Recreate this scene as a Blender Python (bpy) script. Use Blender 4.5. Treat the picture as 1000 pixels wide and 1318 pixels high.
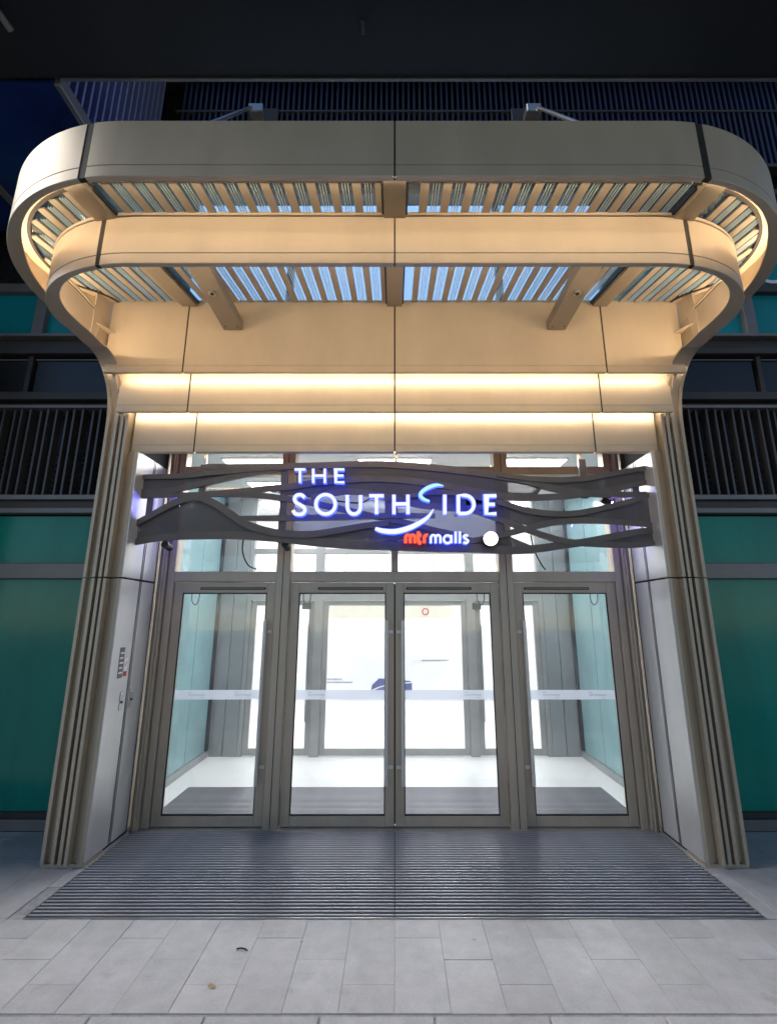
import bpy, bmesh, math, random
from mathutils import Vector, Matrix
random.seed(7)
R = math.radians
for o in list(bpy.data.objects): bpy.data.objects.remove(o)
scene = bpy.context.scene
C = scene.collection

# ------------------------------------------------------------------ camera, sky, sun, exposure
CAM_H = 2.03
cam_d = bpy.data.cameras.new('camera'); cam = bpy.data.objects.new('camera', cam_d); C.objects.link(cam)
cam.location = (0, 0, CAM_H); cam.rotation_euler = (R(90 + 13), 0, 0)
cam_d.sensor_fit = 'HORIZONTAL'; cam_d.sensor_width = 36.0; cam_d.lens = 21.6
cam_d.shift_x = -0.008; cam_d.clip_end = 800; cam_d.clip_start = 0.05
scene.camera = cam

SUN_EL, SUN_AZ = 38.0, 263.0        # azimuth clockwise from +Y (the facade side); the light comes from the left
world = bpy.data.worlds.new('World'); scene.world = world; world.use_nodes = True
wn = world.node_tree; wn.nodes.clear()
wo = wn.nodes.new('ShaderNodeOutputWorld'); wb = wn.nodes.new('ShaderNodeBackground'); ws = wn.nodes.new('ShaderNodeTexSky')
ws.sky_type = 'NISHITA'; ws.sun_disc = False; ws.sun_elevation = R(SUN_EL); ws.sun_rotation = R(SUN_AZ)
ws.air_density = 1.0; ws.dust_density = 0.0; ws.ozone_density = 3.0
wb.inputs['Strength'].default_value = 0.06
wn.links.new(ws.outputs[0], wb.inputs['Color']); wn.links.new(wb.outputs[0], wo.inputs['Surface'])

sl = bpy.data.lights.new('sun', 'SUN'); sl.energy = 1.2; sl.angle = R(20); sl.color = (1.0, 0.93, 0.84)
sun = bpy.data.objects.new('sun', sl); C.objects.link(sun)
sd = Vector((math.sin(R(SUN_AZ)) * math.cos(R(SUN_EL)), math.cos(R(SUN_AZ)) * math.cos(R(SUN_EL)), math.sin(R(SUN_EL))))
sun.rotation_euler = (-sd).to_track_quat('-Z', 'Y').to_euler(); sun.location = sd * 40

scene.view_settings.view_transform = 'Standard'; scene.view_settings.look = 'None'
scene.view_settings.exposure = 1.0; scene.view_settings.gamma = 1.0; scene.view_settings.use_curve_mapping = False

# ------------------------------------------------------------------ materials
def new_mat(name):
    m = bpy.data.materials.new(name); m.use_nodes = True
    nt = m.node_tree; nt.nodes.clear()
    out = nt.nodes.new('ShaderNodeOutputMaterial')
    return m, nt, out
def rough_noise(nt, bsdf, col, scale, cvar, rough, rvar, bump, stretch=(1, 1, 1)):
    tc = nt.nodes.new('ShaderNodeTexCoord'); mp = nt.nodes.new('ShaderNodeMapping'); mp.inputs['Scale'].default_value = stretch
    nz = nt.nodes.new('ShaderNodeTexNoise'); nz.inputs['Scale'].default_value = scale; nz.inputs['Detail'].default_value = 7
    nz.inputs['Roughness'].default_value = 0.6
    nt.links.new(tc.outputs['Object'], mp.inputs[0]); nt.links.new(mp.outputs[0], nz.inputs['Vector'])
    cr = nt.nodes.new('ShaderNodeValToRGB')
    cr.color_ramp.elements[0].position = 0.3; cr.color_ramp.elements[1].position = 0.7
    cr.color_ramp.elements[0].color = tuple(c * (1 - cvar) for c in col) + (1,)
    cr.color_ramp.elements[1].color = tuple(min(1, c * (1 + cvar)) for c in col) + (1,)
    nt.links.new(nz.outputs['Fac'], cr.inputs[0]); nt.links.new(cr.outputs[0], bsdf.inputs['Base Color'])
    mr = nt.nodes.new('ShaderNodeMapRange'); mr.inputs[3].default_value = rough - rvar; mr.inputs[4].default_value = rough + rvar
    nt.links.new(nz.outputs['Fac'], mr.inputs[0]); nt.links.new(mr.outputs[0], bsdf.inputs['Roughness'])
    if bump:
        n2 = nt.nodes.new('ShaderNodeTexNoise'); n2.inputs['Scale'].default_value = scale * 14; n2.inputs['Detail'].default_value = 4
        nt.links.new(mp.outputs[0], n2.inputs['Vector'])
        bp = nt.nodes.new('ShaderNodeBump'); bp.inputs['Strength'].default_value = bump; bp.inputs['Distance'].default_value = 0.004
        nt.links.new(n2.outputs['Fac'], bp.inputs['Height']); nt.links.new(bp.outputs[0], bsdf.inputs['Normal'])
    return nz, cr
def pbr(name, col, metal=0.0, rough=0.5, scale=3.0, cvar=0.08, rvar=0.06, bump=0.0, stretch=(1, 1, 1), spec=0.5):
    m, nt, out = new_mat(name)
    b = nt.nodes.new('ShaderNodeBsdfPrincipled'); b.inputs['Metallic'].default_value = metal
    b.inputs['Specular IOR Level'].default_value = spec
    rough_noise(nt, b, col, scale, cvar, rough, rvar, bump, stretch)
    nt.links.new(b.outputs[0], out.inputs['Surface'])
    return m
def paver(name, col):
    m, nt, out = new_mat(name); N = nt.nodes.new; Lk = nt.links.new
    b = N('ShaderNodeBsdfPrincipled'); b.inputs['Specular IOR Level'].default_value = 0.4
    ge = N('ShaderNodeNewGeometry'); oi = N('ShaderNodeObjectInfo')
    def noise(scale, detail, lo, hi, c0, c1, stretch=None):
        v = ge.outputs['Position']
        if stretch:
            mp = N('ShaderNodeMapping'); mp.inputs['Scale'].default_value = stretch; mp.inputs['Rotation'].default_value = (0, 0, .6); Lk(v, mp.inputs[0]); v = mp.outputs[0]
        n = N('ShaderNodeTexNoise'); n.inputs['Scale'].default_value = scale; n.inputs['Detail'].default_value = detail; n.inputs['Roughness'].default_value = .65; Lk(v, n.inputs['Vector'])
        r = N('ShaderNodeMapRange'); r.inputs[1].default_value = lo; r.inputs[2].default_value = hi; r.inputs[3].default_value = c0; r.inputs[4].default_value = c1; Lk(n.outputs['Fac'], r.inputs[0])
        return r.outputs[0]
    def mul(a, c):
        q = N('ShaderNodeMath'); q.operation = 'MULTIPLY'; Lk(a, q.inputs[0])
        if isinstance(c, float): q.inputs[1].default_value = c
        else: Lk(c, q.inputs[1])
        return q.outputs[0]
    f = mul(noise(1.6, 6, .3, .7, .86, 1.10), noise(9, 8, .3, .7, .90, 1.08))
    f = mul(f, noise(140, 3, .25, .75, .84, 1.14))                     # granite speckle
    f = mul(f, noise(3.1, 9, .60, .70, 1.0, .80))                      # dark stains
    vo = N('ShaderNodeTexVoronoi'); vo.inputs['Scale'].default_value = 2.6; Lk(ge.outputs['Position'], vo.inputs['Vector'])
    gs = N('ShaderNodeMapRange'); gs.inputs[1].default_value = .020; gs.inputs[2].default_value = .034; gs.inputs[3].default_value = .62; gs.inputs[4].default_value = 1.0; Lk(vo.outputs['Distance'], gs.inputs[0])
    f = mul(f, gs.outputs[0])                                          # trodden gum spots
    f = mul(f, noise(5.0, 10, .66, .74, 1.0, 1.22, (1, 5, 1)))         # pale scuffs
    rr = N('ShaderNodeMapRange'); rr.inputs[3].default_value = .95; rr.inputs[4].default_value = 1.05; Lk(oi.outputs['Random'], rr.inputs[0])
    f = mul(f, rr.outputs[0])
    mx = N('ShaderNodeVectorMath'); mx.operation = 'SCALE'; mx.inputs[0].default_value = col; Lk(f, mx.inputs['Scale']); Lk(mx.outputs[0], b.inputs['Base Color'])
    Lk(noise(7, 8, .3, .7, .42, .68), b.inputs['Roughness'])
    n2 = N('ShaderNodeTexNoise'); n2.inputs['Scale'].default_value = 90; n2.inputs['Detail'].default_value = 5; Lk(ge.outputs['Position'], n2.inputs['Vector'])
    bp = N('ShaderNodeBump'); bp.inputs['Strength'].default_value = .15; bp.inputs['Distance'].default_value = .003; Lk(n2.outputs['Fac'], bp.inputs['Height']); Lk(bp.outputs[0], b.inputs['Normal'])
    Lk(b.outputs[0], out.inputs['Surface'])
    return m
def emit(name, col, strength):
    m, nt, out = new_mat(name)
    e = nt.nodes.new('ShaderNodeEmission'); e.inputs[0].default_value = (*col, 1); e.inputs[1].default_value = strength
    nt.links.new(e.outputs[0], out.inputs['Surface'])
    return m
def clear_glass(name, tint, refl=0.6, haze=0.0, hcol=(1, 1, 1), rough=0.01, smudge=False):
    """thin sheet of glass: tinted transparency under a Fresnel reflection, with an optional film of translucent haze"""
    m, nt, out = new_mat(name)
    t = nt.nodes.new('ShaderNodeBsdfTransparent'); t.inputs[0].default_value = (*tint, 1)
    g = nt.nodes.new('ShaderNodeBsdfGlossy'); g.inputs['Roughness'].default_value = rough
    fr = nt.nodes.new('ShaderNodeFresnel'); ge = nt.nodes.new('ShaderNodeNewGeometry')      # same reflectance on the way in and out of the sheet
    io = nt.nodes.new('ShaderNodeMapRange'); io.inputs[3].default_value = 1.5; io.inputs[4].default_value = 1 / 1.5
    nt.links.new(ge.outputs['Backfacing'], io.inputs[0]); nt.links.new(io.outputs[0], fr.inputs[0])
    mu = nt.nodes.new('ShaderNodeMath'); mu.operation = 'MULTIPLY'; mu.inputs[1].default_value = refl * 1.6; mu.use_clamp = True
    mx = nt.nodes.new('ShaderNodeMixShader')
    nt.links.new(fr.outputs[0], mu.inputs[0]); nt.links.new(mu.outputs[0], mx.inputs[0])
    base = t
    if haze:
        d = nt.nodes.new('ShaderNodeBsdfDiffuse'); d.inputs[0].default_value = (*hcol, 1)
        tr = nt.nodes.new('ShaderNodeBsdfTranslucent'); tr.inputs[0].default_value = (*hcol, 1)
        a = nt.nodes.new('ShaderNodeMixShader'); a.inputs[0].default_value = 0.8
        nt.links.new(d.outputs[0], a.inputs[1]); nt.links.new(tr.outputs[0], a.inputs[2])
        h = nt.nodes.new('ShaderNodeMixShader'); h.inputs[0].default_value = haze
        if smudge:
            tc = nt.nodes.new('ShaderNodeTexCoord'); nz = nt.nodes.new('ShaderNodeTexNoise'); nz.inputs['Scale'].default_value = 2.2; nz.inputs['Detail'].default_value = 8; nz.inputs['Distortion'].default_value = 1.2
            nt.links.new(tc.outputs['Object'], nz.inputs['Vector'])
            mr = nt.nodes.new('ShaderNodeMapRange'); mr.inputs[1].default_value = .42; mr.inputs[2].default_value = .72; mr.inputs[3].default_value = haze * .3; mr.inputs[4].default_value = haze * 2.5
            nt.links.new(nz.outputs['Fac'], mr.inputs[0]); nt.links.new(mr.outputs[0], h.inputs[0])
        nt.links.new(t.outputs[0], h.inputs[1]); nt.links.new(a.outputs[0], h.inputs[2]); base = h
    nt.links.new(base.outputs[0], mx.inputs[1]); nt.links.new(g.outputs[0], mx.inputs[2])
    nt.links.new(mx.outputs[0], out.inputs['Surface'])
    return m
M = {}
M['champagne'] = pbr('champagne_aluminium', (0.49, 0.41, 0.31), 0.22, 0.50, 2.2, 0.075, 0.09, 0.03, (1.5, 1.5, .5))
M['fin'] = pbr('bronze_fin_aluminium', (0.45, 0.38, 0.29), 0.5, 0.45, 2.0, 0.08, 0.06, 0.03, (1, 1, .25))
M['beam'] = pbr('painted_beam', (0.24, 0.205, 0.155), 0.3, 0.5, 3.0, 0.06, 0.06, 0.02)
M['reveal'] = pbr('brushed_reveal_panel', (0.58, 0.57, 0.56), 0.5, 0.36, 2.5, 0.10, 0.10, 0.03, (1, 1, .3))
M['frame'] = pbr('grey_bronze_frame', (0.47, 0.40, 0.315), 0.5, 0.42, 4.0, 0.10, 0.08, 0.03, (1, 1, .3))
M['steel'] = pbr('brushed_steel', (0.5, 0.49, 0.47), 0.9, 0.3, 20.0, 0.08, 0.06)
M['handle'] = pbr('satin_handle', (0.66, 0.64, 0.60), 0.45, 0.32, 20.0, 0.06, 0.05)
M['black'] = pbr('black_rubber', (0.012, 0.012, 0.013), 0.0, 0.55, 8.0, 0.2, 0.1)
M['joint'] = pbr('dark_joint', (0.02, 0.018, 0.016), 0.0, 0.7, 8.0, 0.2, 0.1)
M['darkmetal'] = pbr('dark_facade_metal', (0.060, 0.052, 0.048), 0.4, 0.42, 3.0, 0.18, 0.1, 0.03)
M['darkpanel'] = pbr('black_spandrel_panel', (0.014, 0.014, 0.015), 0.0, 0.25, 2.0, 0.25, 0.08)
M['louvre'] = pbr('dark_louvre_metal', (0.085, 0.080, 0.085), 0.5, 0.38, 5.0, 0.15, 0.08, 0.0, (1, 1, .2))
M['louvrebluelight'] = pbr('high_louvre_blue_light_tint', (0.026, 0.030, 0.065), 0.3, 0.35, 5.0, 0.15, 0.08, 0.0, (1, 1, .2))  # dark metal; the blue light falling on the louvres is tinted into its colour
M['facaderail'] = pbr('grey_facade_rail', (0.20, 0.185, 0.18), 0.5, 0.42, 3.0, 0.12, 0.08, 0.03)
M['greenglass'] = pbr('back_painted_green_glass', (0.005, 0.21, 0.155), 0.0, 0.13, 1.1, 0.34, 0.04, 0.0, (1, 1, .18), 0.4)
M['tealglass'] = pbr('back_painted_teal_glass', (0.006, 0.22, 0.26), 0.0, 0.14, 0.7, 0.25, 0.04, 0.0, (1, 1, 1), 0.3)
M['soffitglass'] = pbr('polished_dark_soffit', (0.010, 0.026, 0.11), 0.0, 0.16, 1.0, 0.4, 0.08, 0.0, (1, 1, 1), 0.9)
M['slab'] = pbr('black_overhead_slab', (0.006, 0.006, 0.006), 0.0, 0.8, 1.2, 0.35, 0.1, 0.1)
M['tile'] = paver('granite_paver', (0.45, 0.45, 0.46))
M['tileb'] = paver('granite_paver_pale', (0.46, 0.46, 0.465))
M['tilec'] = paver('granite_paver_dull', (0.44, 0.44, 0.452))
M['grout'] = pbr('grout', (0.33, 0.33, 0.335), 0.0, 0.9, 20.0, 0.25, 0.05, 0.1)
M['matbar'] = pbr('mat_aluminium_bar', (0.40, 0.39, 0.42), 0.35, 0.38, 9.0, 0.14, 0.1, 0.0, (.3, 1, 1))
M['matpile'] = pbr('mat_black_pile', (0.010, 0.010, 0.012), 0.0, 0.9, 60.0, 0.4, 0.05, 0.5)
M['innerpile'] = pbr('indoor_mat_grey', (0.11, 0.105, 0.105), 0.0, 0.85, 40.0, 0.25, 0.05, 0.3)
M['white'] = pbr('white_plaster', (0.80, 0.80, 0.79), 0.0, 0.6, 2.0, 0.02, 0.05)
M['hoarding'] = pbr('white_hoarding', (0.82, 0.83, 0.85), 0.0, 0.4, 0.8, 0.03, 0.05)
M['cream'] = pbr('cream_bulkhead', (0.66, 0.62, 0.52), 0.0, 0.6, 2.0, 0.03, 0.05)
M['wfloor'] = pbr('white_stone_floor', (0.74, 0.74, 0.73), 0.0, 0.40, 1.0, 0.01, 0.0)
M['innerteal'] = pbr('pale_teal_wall_glass', (0.21, 0.36, 0.38), 0.0, 0.06, 0.6, 0.25, 0.03, 0.0, (1, 1, 1), 0.8)
M['greywall'] = pbr('grey_wall_cladding', (0.30, 0.315, 0.32), 0.3, 0.35, 1.0, 0.10, 0.08)
M['innerframe'] = pbr('inner_grey_frame', (0.36, 0.36, 0.35), 0.4, 0.4, 4.0, 0.08, 0.06)
M['wood'] = pbr('brown_timber_veneer', (0.22, 0.10, 0.04), 0.0, 0.45, 6.0, 0.25, 0.06, 0.0, (6, 6, .4))
M['signband'] = pbr('sign_bronze_plate', (0.13, 0.115, 0.108), 0.4, 0.5, 6.0, 0.15, 0.08, 0.03)
M['navy'] = pbr('navy_print', (0.03, 0.05, 0.22), 0.0, 0.5)
M['paleblue'] = pbr('pale_blue_print', (0.74, 0.79, 0.85), 0.0, 0.5)
M['red'] = pbr('red_print', (0.5, 0.03, 0.03), 0.0, 0.5)
M['noticegrey'] = pbr('grey_notice', (0.16, 0.16, 0.16), 0.0, 0.5)
M['noticewhite'] = pbr('white_notice', (0.75, 0.74, 0.72), 0.0, 0.5)
M['printgrey'] = pbr('grey_print', (0.22, 0.23, 0.26), 0.0, 0.6)
M['slat'] = pbr('tan_sunshade_slat', (0.30, 0.26, 0.20), 0.2, 0.5, 4.0, 0.08, 0.05)
M['glassfin'] = pbr('green_glass_edge', (0.34, 0.44, 0.42), 0.0, 0.15, 4.0, 0.1, 0.03, 0.0, (1, 1, 1), 0.9)
M['litter'] = pbr('dry_leaf', (0.36, 0.27, 0.12), 0.0, 0.8)
M['glass'] = clear_glass('door_glass', (0.975, 0.985, 0.985), 1.1, 0.022, (0.7, 0.75, 0.8), 0.01, True)
M['roofglass'] = clear_glass('canopy_glass', (0.70, 0.86, 0.88), 0.7, 0.22, (0.40, 0.62, 0.64))
M['band'] = clear_glass('frosted_band', (0.95, 0.96, 1.0), 0.3, 0.60, (0.86, 0.87, 0.92), 0.3)
M['led'] = emit('warm_led', (1.0, 0.76, 0.50), 44.0)
M['led2'] = emit('warm_led_inner', (1.0, 0.76, 0.50), 86.0)
M['ledside'] = M['led']
M['ledsmall'] = emit('warm_led_cove', (1.0, 0.78, 0.54), 25.0)
M['ceilinglight'] = emit('ceiling_panel_light', (0.96, 0.97, 1.0), 10.0)
M['malllight'] = emit('mall_ceiling_light', (0.98, 0.98, 1.0), 12.0)
M['letterface'] = emit('letter_face', (0.80, 0.84, 1.0), 0.62)
M['letterside'] = emit('letter_blue_side', (0.03, 0.06, 1.0), 2.6)
M['redface'] = emit('red_letter_face', (1.0, 0.10, 0.05), 0.9)
M['redside'] = emit('red_letter_side', (0.8, 0.02, 0.02), 0.4)
M['greenface'] = emit('pale_green_letter', (0.55, 1.0, 0.85), .5)
M['disc'] = emit('lit_disc', (1.0, 0.80, 0.80), 5.0)
M['litwindow'] = emit('lit_window', (0.45, 0.58, 1.0), 1.3)
M['bluelamp'] = emit('blue_lamp', (0.14, 0.15, 1.0), 210.0)
M['ledfaint'] = emit('warm_led_faint', (1.0, 0.6, 0.3), 6.0)
M['film'] = clear_glass('frosted_film', (0.9, 0.92, 1.0), 0.3, 0.85, (0.36, 0.37, 0.46), 0.3)

def perforated():
    m, nt, out = new_mat('perforated_mesh')
    b = nt.nodes.new('ShaderNodeBsdfPrincipled'); b.inputs['Metallic'].default_value = 0.3; b.inputs['Roughness'].default_value = 0.55
    b.inputs['Base Color'].default_value = (0.085, 0.078, 0.08, 1)
    t = nt.nodes.new('ShaderNodeBsdfTransparent')
    tc = nt.nodes.new('ShaderNodeTexCoord'); vo = nt.nodes.new('ShaderNodeTexVoronoi'); vo.inputs['Scale'].default_value = 130; vo.inputs['Randomness'].default_value = 0
    nt.links.new(tc.outputs['Object'], vo.inputs['Vector'])
    lt = nt.nodes.new('ShaderNodeMath'); lt.operation = 'LESS_THAN'; lt.inputs[1].default_value = 0.33
    nt.links.new(vo.outputs['Distance'], lt.inputs[0])
    mx = nt.nodes.new('ShaderNodeMixShader')
    nt.links.new(lt.outputs[0], mx.inputs[0]); nt.links.new(b.outputs[0], mx.inputs[1]); nt.links.new(t.outputs[0], mx.inputs[2])
    nt.links.new(mx.outputs[0], out.inputs['Surface'])
    return m
M['mesh'] = perforated()

# ------------------------------------------------------------------ object helpers
def props(o, label=None, cat=None, group=None, kind=None):
    if label: o['label'] = label
    if cat: o['category'] = cat
    if group: o['group'] = group
    if kind: o['kind'] = kind
    return o
def attach(o, parent):
    if parent is not None:
        o.parent = parent
        w = parent.location.copy(); p = parent.parent
        # parents sit unrotated; a part's own mesh is written in world coordinates
        o.matrix_parent_inverse = Matrix.Identity(4) if parent.get('_zero') else Matrix.Translation(-w)
def thing(name, label, cat, loc=(0, 0, 0), group=None):
    o = bpy.data.objects.new(name, None); o.empty_display_size = 0.2; C.objects.link(o); o.location = loc
    return props(o, label, cat, group)
def mesh_data(name, vf, mat, smooth=None):
    v, f = vf
    me = bpy.data.meshes.new(name); me.from_pydata(v, [], f); me.materials.append(mat)
    bm = bmesh.new(); bm.from_mesh(me); bmesh.ops.recalc_face_normals(bm, faces=bm.faces); bm.to_mesh(me); bm.free()
    if smooth:
        me.polygons.foreach_set('use_smooth', [True] * len(me.polygons)); me.set_sharp_from_angle(angle=R(smooth))
    return me
def obj(name, vf, mat, parent=None, smooth=None):
    o = bpy.data.objects.new(name, mesh_data(name, vf, mat, smooth)); C.objects.link(o); attach(o, parent); return o
def inst(name, me, loc, parent=None, rz=0, scale=None):
    o = bpy.data.objects.new(name, me); C.objects.link(o); o.location = loc; o.rotation_euler = (0, 0, rz)
    if scale: o.scale = scale
    attach(o, parent); return o
def bx(x0, x1, y0, y1, z0, z1, bev=0.0):
    if x1 < x0: x0, x1 = x1, x0
    if y1 < y0: y0, y1 = y1, y0
    if z1 < z0: z0, z1 = z1, z0
    bm = bmesh.new(); bmesh.ops.create_cube(bm, size=1.0)
    for v in bm.verts:
        v.co = Vector((x0 + (v.co.x + .5) * (x1 - x0), y0 + (v.co.y + .5) * (y1 - y0), z0 + (v.co.z + .5) * (z1 - z0)))
    if bev: bmesh.ops.bevel(bm, geom=list(bm.edges), offset=bev, segments=1, affect='EDGES')
    r = ([tuple(v.co) for v in bm.verts], [[v.index for v in f.verts] for f in bm.faces] if False else None)
    bm.verts.index_update(); r = ([tuple(v.co) for v in bm.verts], [[v.index for v in f.verts] for f in bm.faces]); bm.free()
    return r
def join(*parts):
    V, F = [], []
    for v, f in parts:
        k = len(V); V += list(v); F += [[i + k for i in q] for q in f]
    return V, F
def mirror(vf): return [(-x, y, z) for x, y, z in vf[0]], [list(reversed(q)) for q in vf[1]]
def sweep(st, cap=True):
    """st: list of closed rings (lists of points, same count)"""
    n = len(st[0]); V = [tuple(p) for r in st for p in r]; F = []
    for i in range(len(st) - 1):
        for j in range(n):
            k = (j + 1) % n; F.append([i * n + j, i * n + k, (i + 1) * n + k, (i + 1) * n + j])
    if cap: F.append(list(range(n))[::-1]); F.append([(len(st) - 1) * n + j for j in range(n)])
    return V, F
def tube(pts, r, n=10):
    pts = [Vector(p) for p in pts]; rings = []; ref = None
    for i, p in enumerate(pts):
        t = (pts[min(i + 1, len(pts) - 1)] - pts[max(i - 1, 0)]).normalized()
        if ref is None: ref = Vector((0, 0, 1)) if abs(t.z) < .9 else Vector((1, 0, 0))
        a = t.cross(ref).normalized(); b = a.cross(t).normalized(); ref = b
        rings.append([p + (a * math.cos(2 * math.pi * k / n) + b * math.sin(2 * math.pi * k / n)) * r for k in range(n)])
    return sweep(rings)
def catmull(P, n=6):
    out = []
    for i in range(len(P) - 1):
        p0, p1, p2, p3 = P[max(i - 1, 0)], P[i], P[i + 1], P[min(i + 2, len(P) - 1)]
        for k in range(n):
            t = k / n
            out.append(tuple(.5 * (2 * b + (c - a) * t + (2 * a - 5 * b + 4 * c - d) * t * t + (3 * b - a - 3 * c + d) * t ** 3)
                             for a, b, c, d in zip(p0, p1, p2, p3)))
    out.append(tuple(P[-1])); return out
def stroke(pts, w, y0, y1, closed=False, wend=None):
    """flat stroke in the XZ plane, width w (w may be a list), extruded from y0 to y1"""
    n = len(pts); rings = []
    for i, (x, z) in enumerate(pts):
        if closed: a, b = pts[(i - 1) % n], pts[(i + 1) % n]
        else: a, b = pts[max(i - 1, 0)], pts[min(i + 1, n - 1)]
        tx, tz = b[0] - a[0], b[1] - a[1]; L = math.hypot(tx, tz) or 1; nx, nz = -tz / L, tx / L
        ww = (w[i] if isinstance(w, (list, tuple)) else w) / 2
        # keep the width true on corners
        if not closed and 0 < i < n - 1:
            ax, az = x - a[0], z - a[1]; LL = math.hypot(ax, az) or 1
            cs = (ax * tx + az * tz) / (LL * L); ww = ww / max(.55, abs(cs))
        rings.append([(x + nx * ww, y0, z + nz * ww), (x - nx * ww, y0, z - nz * ww), (x - nx * ww, y1, z - nz * ww), (x + nx * ww, y1, z + nz * ww)])
    if closed:
        V, F = sweep(rings, False); m = len(rings) - 1
        for j in range(4):
            k = (j + 1) % 4; F.append([m * 4 + j, m * 4 + k, k, j])
        return V, F
    return sweep(rings)

# ------------------------------------------------------------------ ground
ground = props(obj('ground', bx(-70, 70, -80, 8.0, -0.30, -0.012), M['grout']), kind='structure')
pavement = props(obj('pavement', bx(-7.2, 7.2, -6, 5.16, -0.2, -0.006), M['grout']), kind='structure')
tile_me = []
for k, m in enumerate(('tile', 'tileb', 'tilec')):
    tile_me.append(mesh_data('tile', bx(-.1492, .1492, -.2988, .2988, -.03, 0, .0015), M[m]))
MATX, MY0, MY1 = 2.57, 3.80, 5.145
row0 = 2.995
for i in range(-22, 22):
    xc = (i + .5) * .3
    off = (0.0, .2, .4)[i % 3] if True else 0
    y = row0 - off
    while y < 5.15:
        ya, yb = max(y, row0), min(y + .6, 5.155)
        y += .6
        if yb - ya < .03: continue
        # the mat lies in a well cut out of the paving
        if abs(xc) < MATX + .12:
            if abs(xc) + .15 > MATX + .01 and abs(xc) - .15 < MATX: pass
            if yb > MY0 - .012:
                if ya >= MY0 - .012: 
                    if abs(xc) + .1485 > MATX + .02 and abs(xc) < MATX + .16:
                        xa = MATX + .02; xb = abs(xc) + .1485
                        if xb - xa > .03:
                            inst('tile', tile_me[(i * 7 + int(y * 9)) % 3], (math.copysign((xa + xb) / 2, xc), (ya + yb) / 2, random.uniform(-.0012, .0012)), pavement, 0, ((xb - xa) / .297, (yb - ya - .003) / .597, 1))
                    continue
                yb = MY0 - .012
                if yb - ya < .03: continue
        inst('tile', tile_me[random.choice((0, 0, 1, 2))], (xc, (ya + yb) / 2, random.uniform(-.0012, .0012)), pavement, 0, (1, (yb - ya - .003) / .597, 1))
# kerb slabs nearer the street
kerb = props(obj('kerb', bx(-7.2, 7.2, -6, 2.96, -.2, -.0040), M['grout']), kind='structure')
slab_me = [mesh_data('kerb_slab', bx(-.294, .294, -.297, .297, -.03, .004, .004), M[m]) for m in ('tile', 'tilec')]
for i in range(-8, 8):
    for j in range(3):
        inst('kerb_slab', slab_me[(i * 3 + j) % 2], (-.69 + .6 * i + .3 * (j % 2) + .6, 2.675 - .602 * j, 0), kerb)

# ------------------------------------------------------------------ entrance mat outside
mat = thing('entrance_mat', 'wide ribbed metal and black entrance mat on the paving outside the glass doors', 'mat', (0, MY0, 0))
obj('mat_backing', bx(-MATX, MATX, MY0, MY1, -.010, .000), M['matpile'], mat)
e = join(bx(-MATX - .012, MATX + .012, MY0 - .010, MY0 - .001, -.02, .007), bx(-MATX - .012, -MATX - .001, MY0, MY1, -.02, .007), bx(MATX + .001, MATX + .012, MY0, MY1, -.02, .007))
obj('mat_edging', e, M['steel'], mat)
NB = 32; pitch = (MY1 - MY0) / NB
bar_me = mesh_data('mat_bar', bx(-MATX / 2 + .003, MATX / 2 - .003, -.0078, .0078, 0, .011, .0015), M['matbar'])
pile_me = mesh_data('pile_strip', bx(-MATX / 2 + .003, MATX / 2 - .003, -.010, .010, 0, .003), M['matpile'])
for k in range(NB):
    for sx in (-1, 1):
        inst('mat_bar', bar_me, (sx * MATX / 2, MY0 + (k + .5) * pitch, .0005 + random.uniform(0, .0006)), mat)
        if k < NB - 1: inst('pile_strip', pile_me, (sx * MATX / 2, MY0 + (k + 1) * pitch, .0005), mat)

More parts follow.
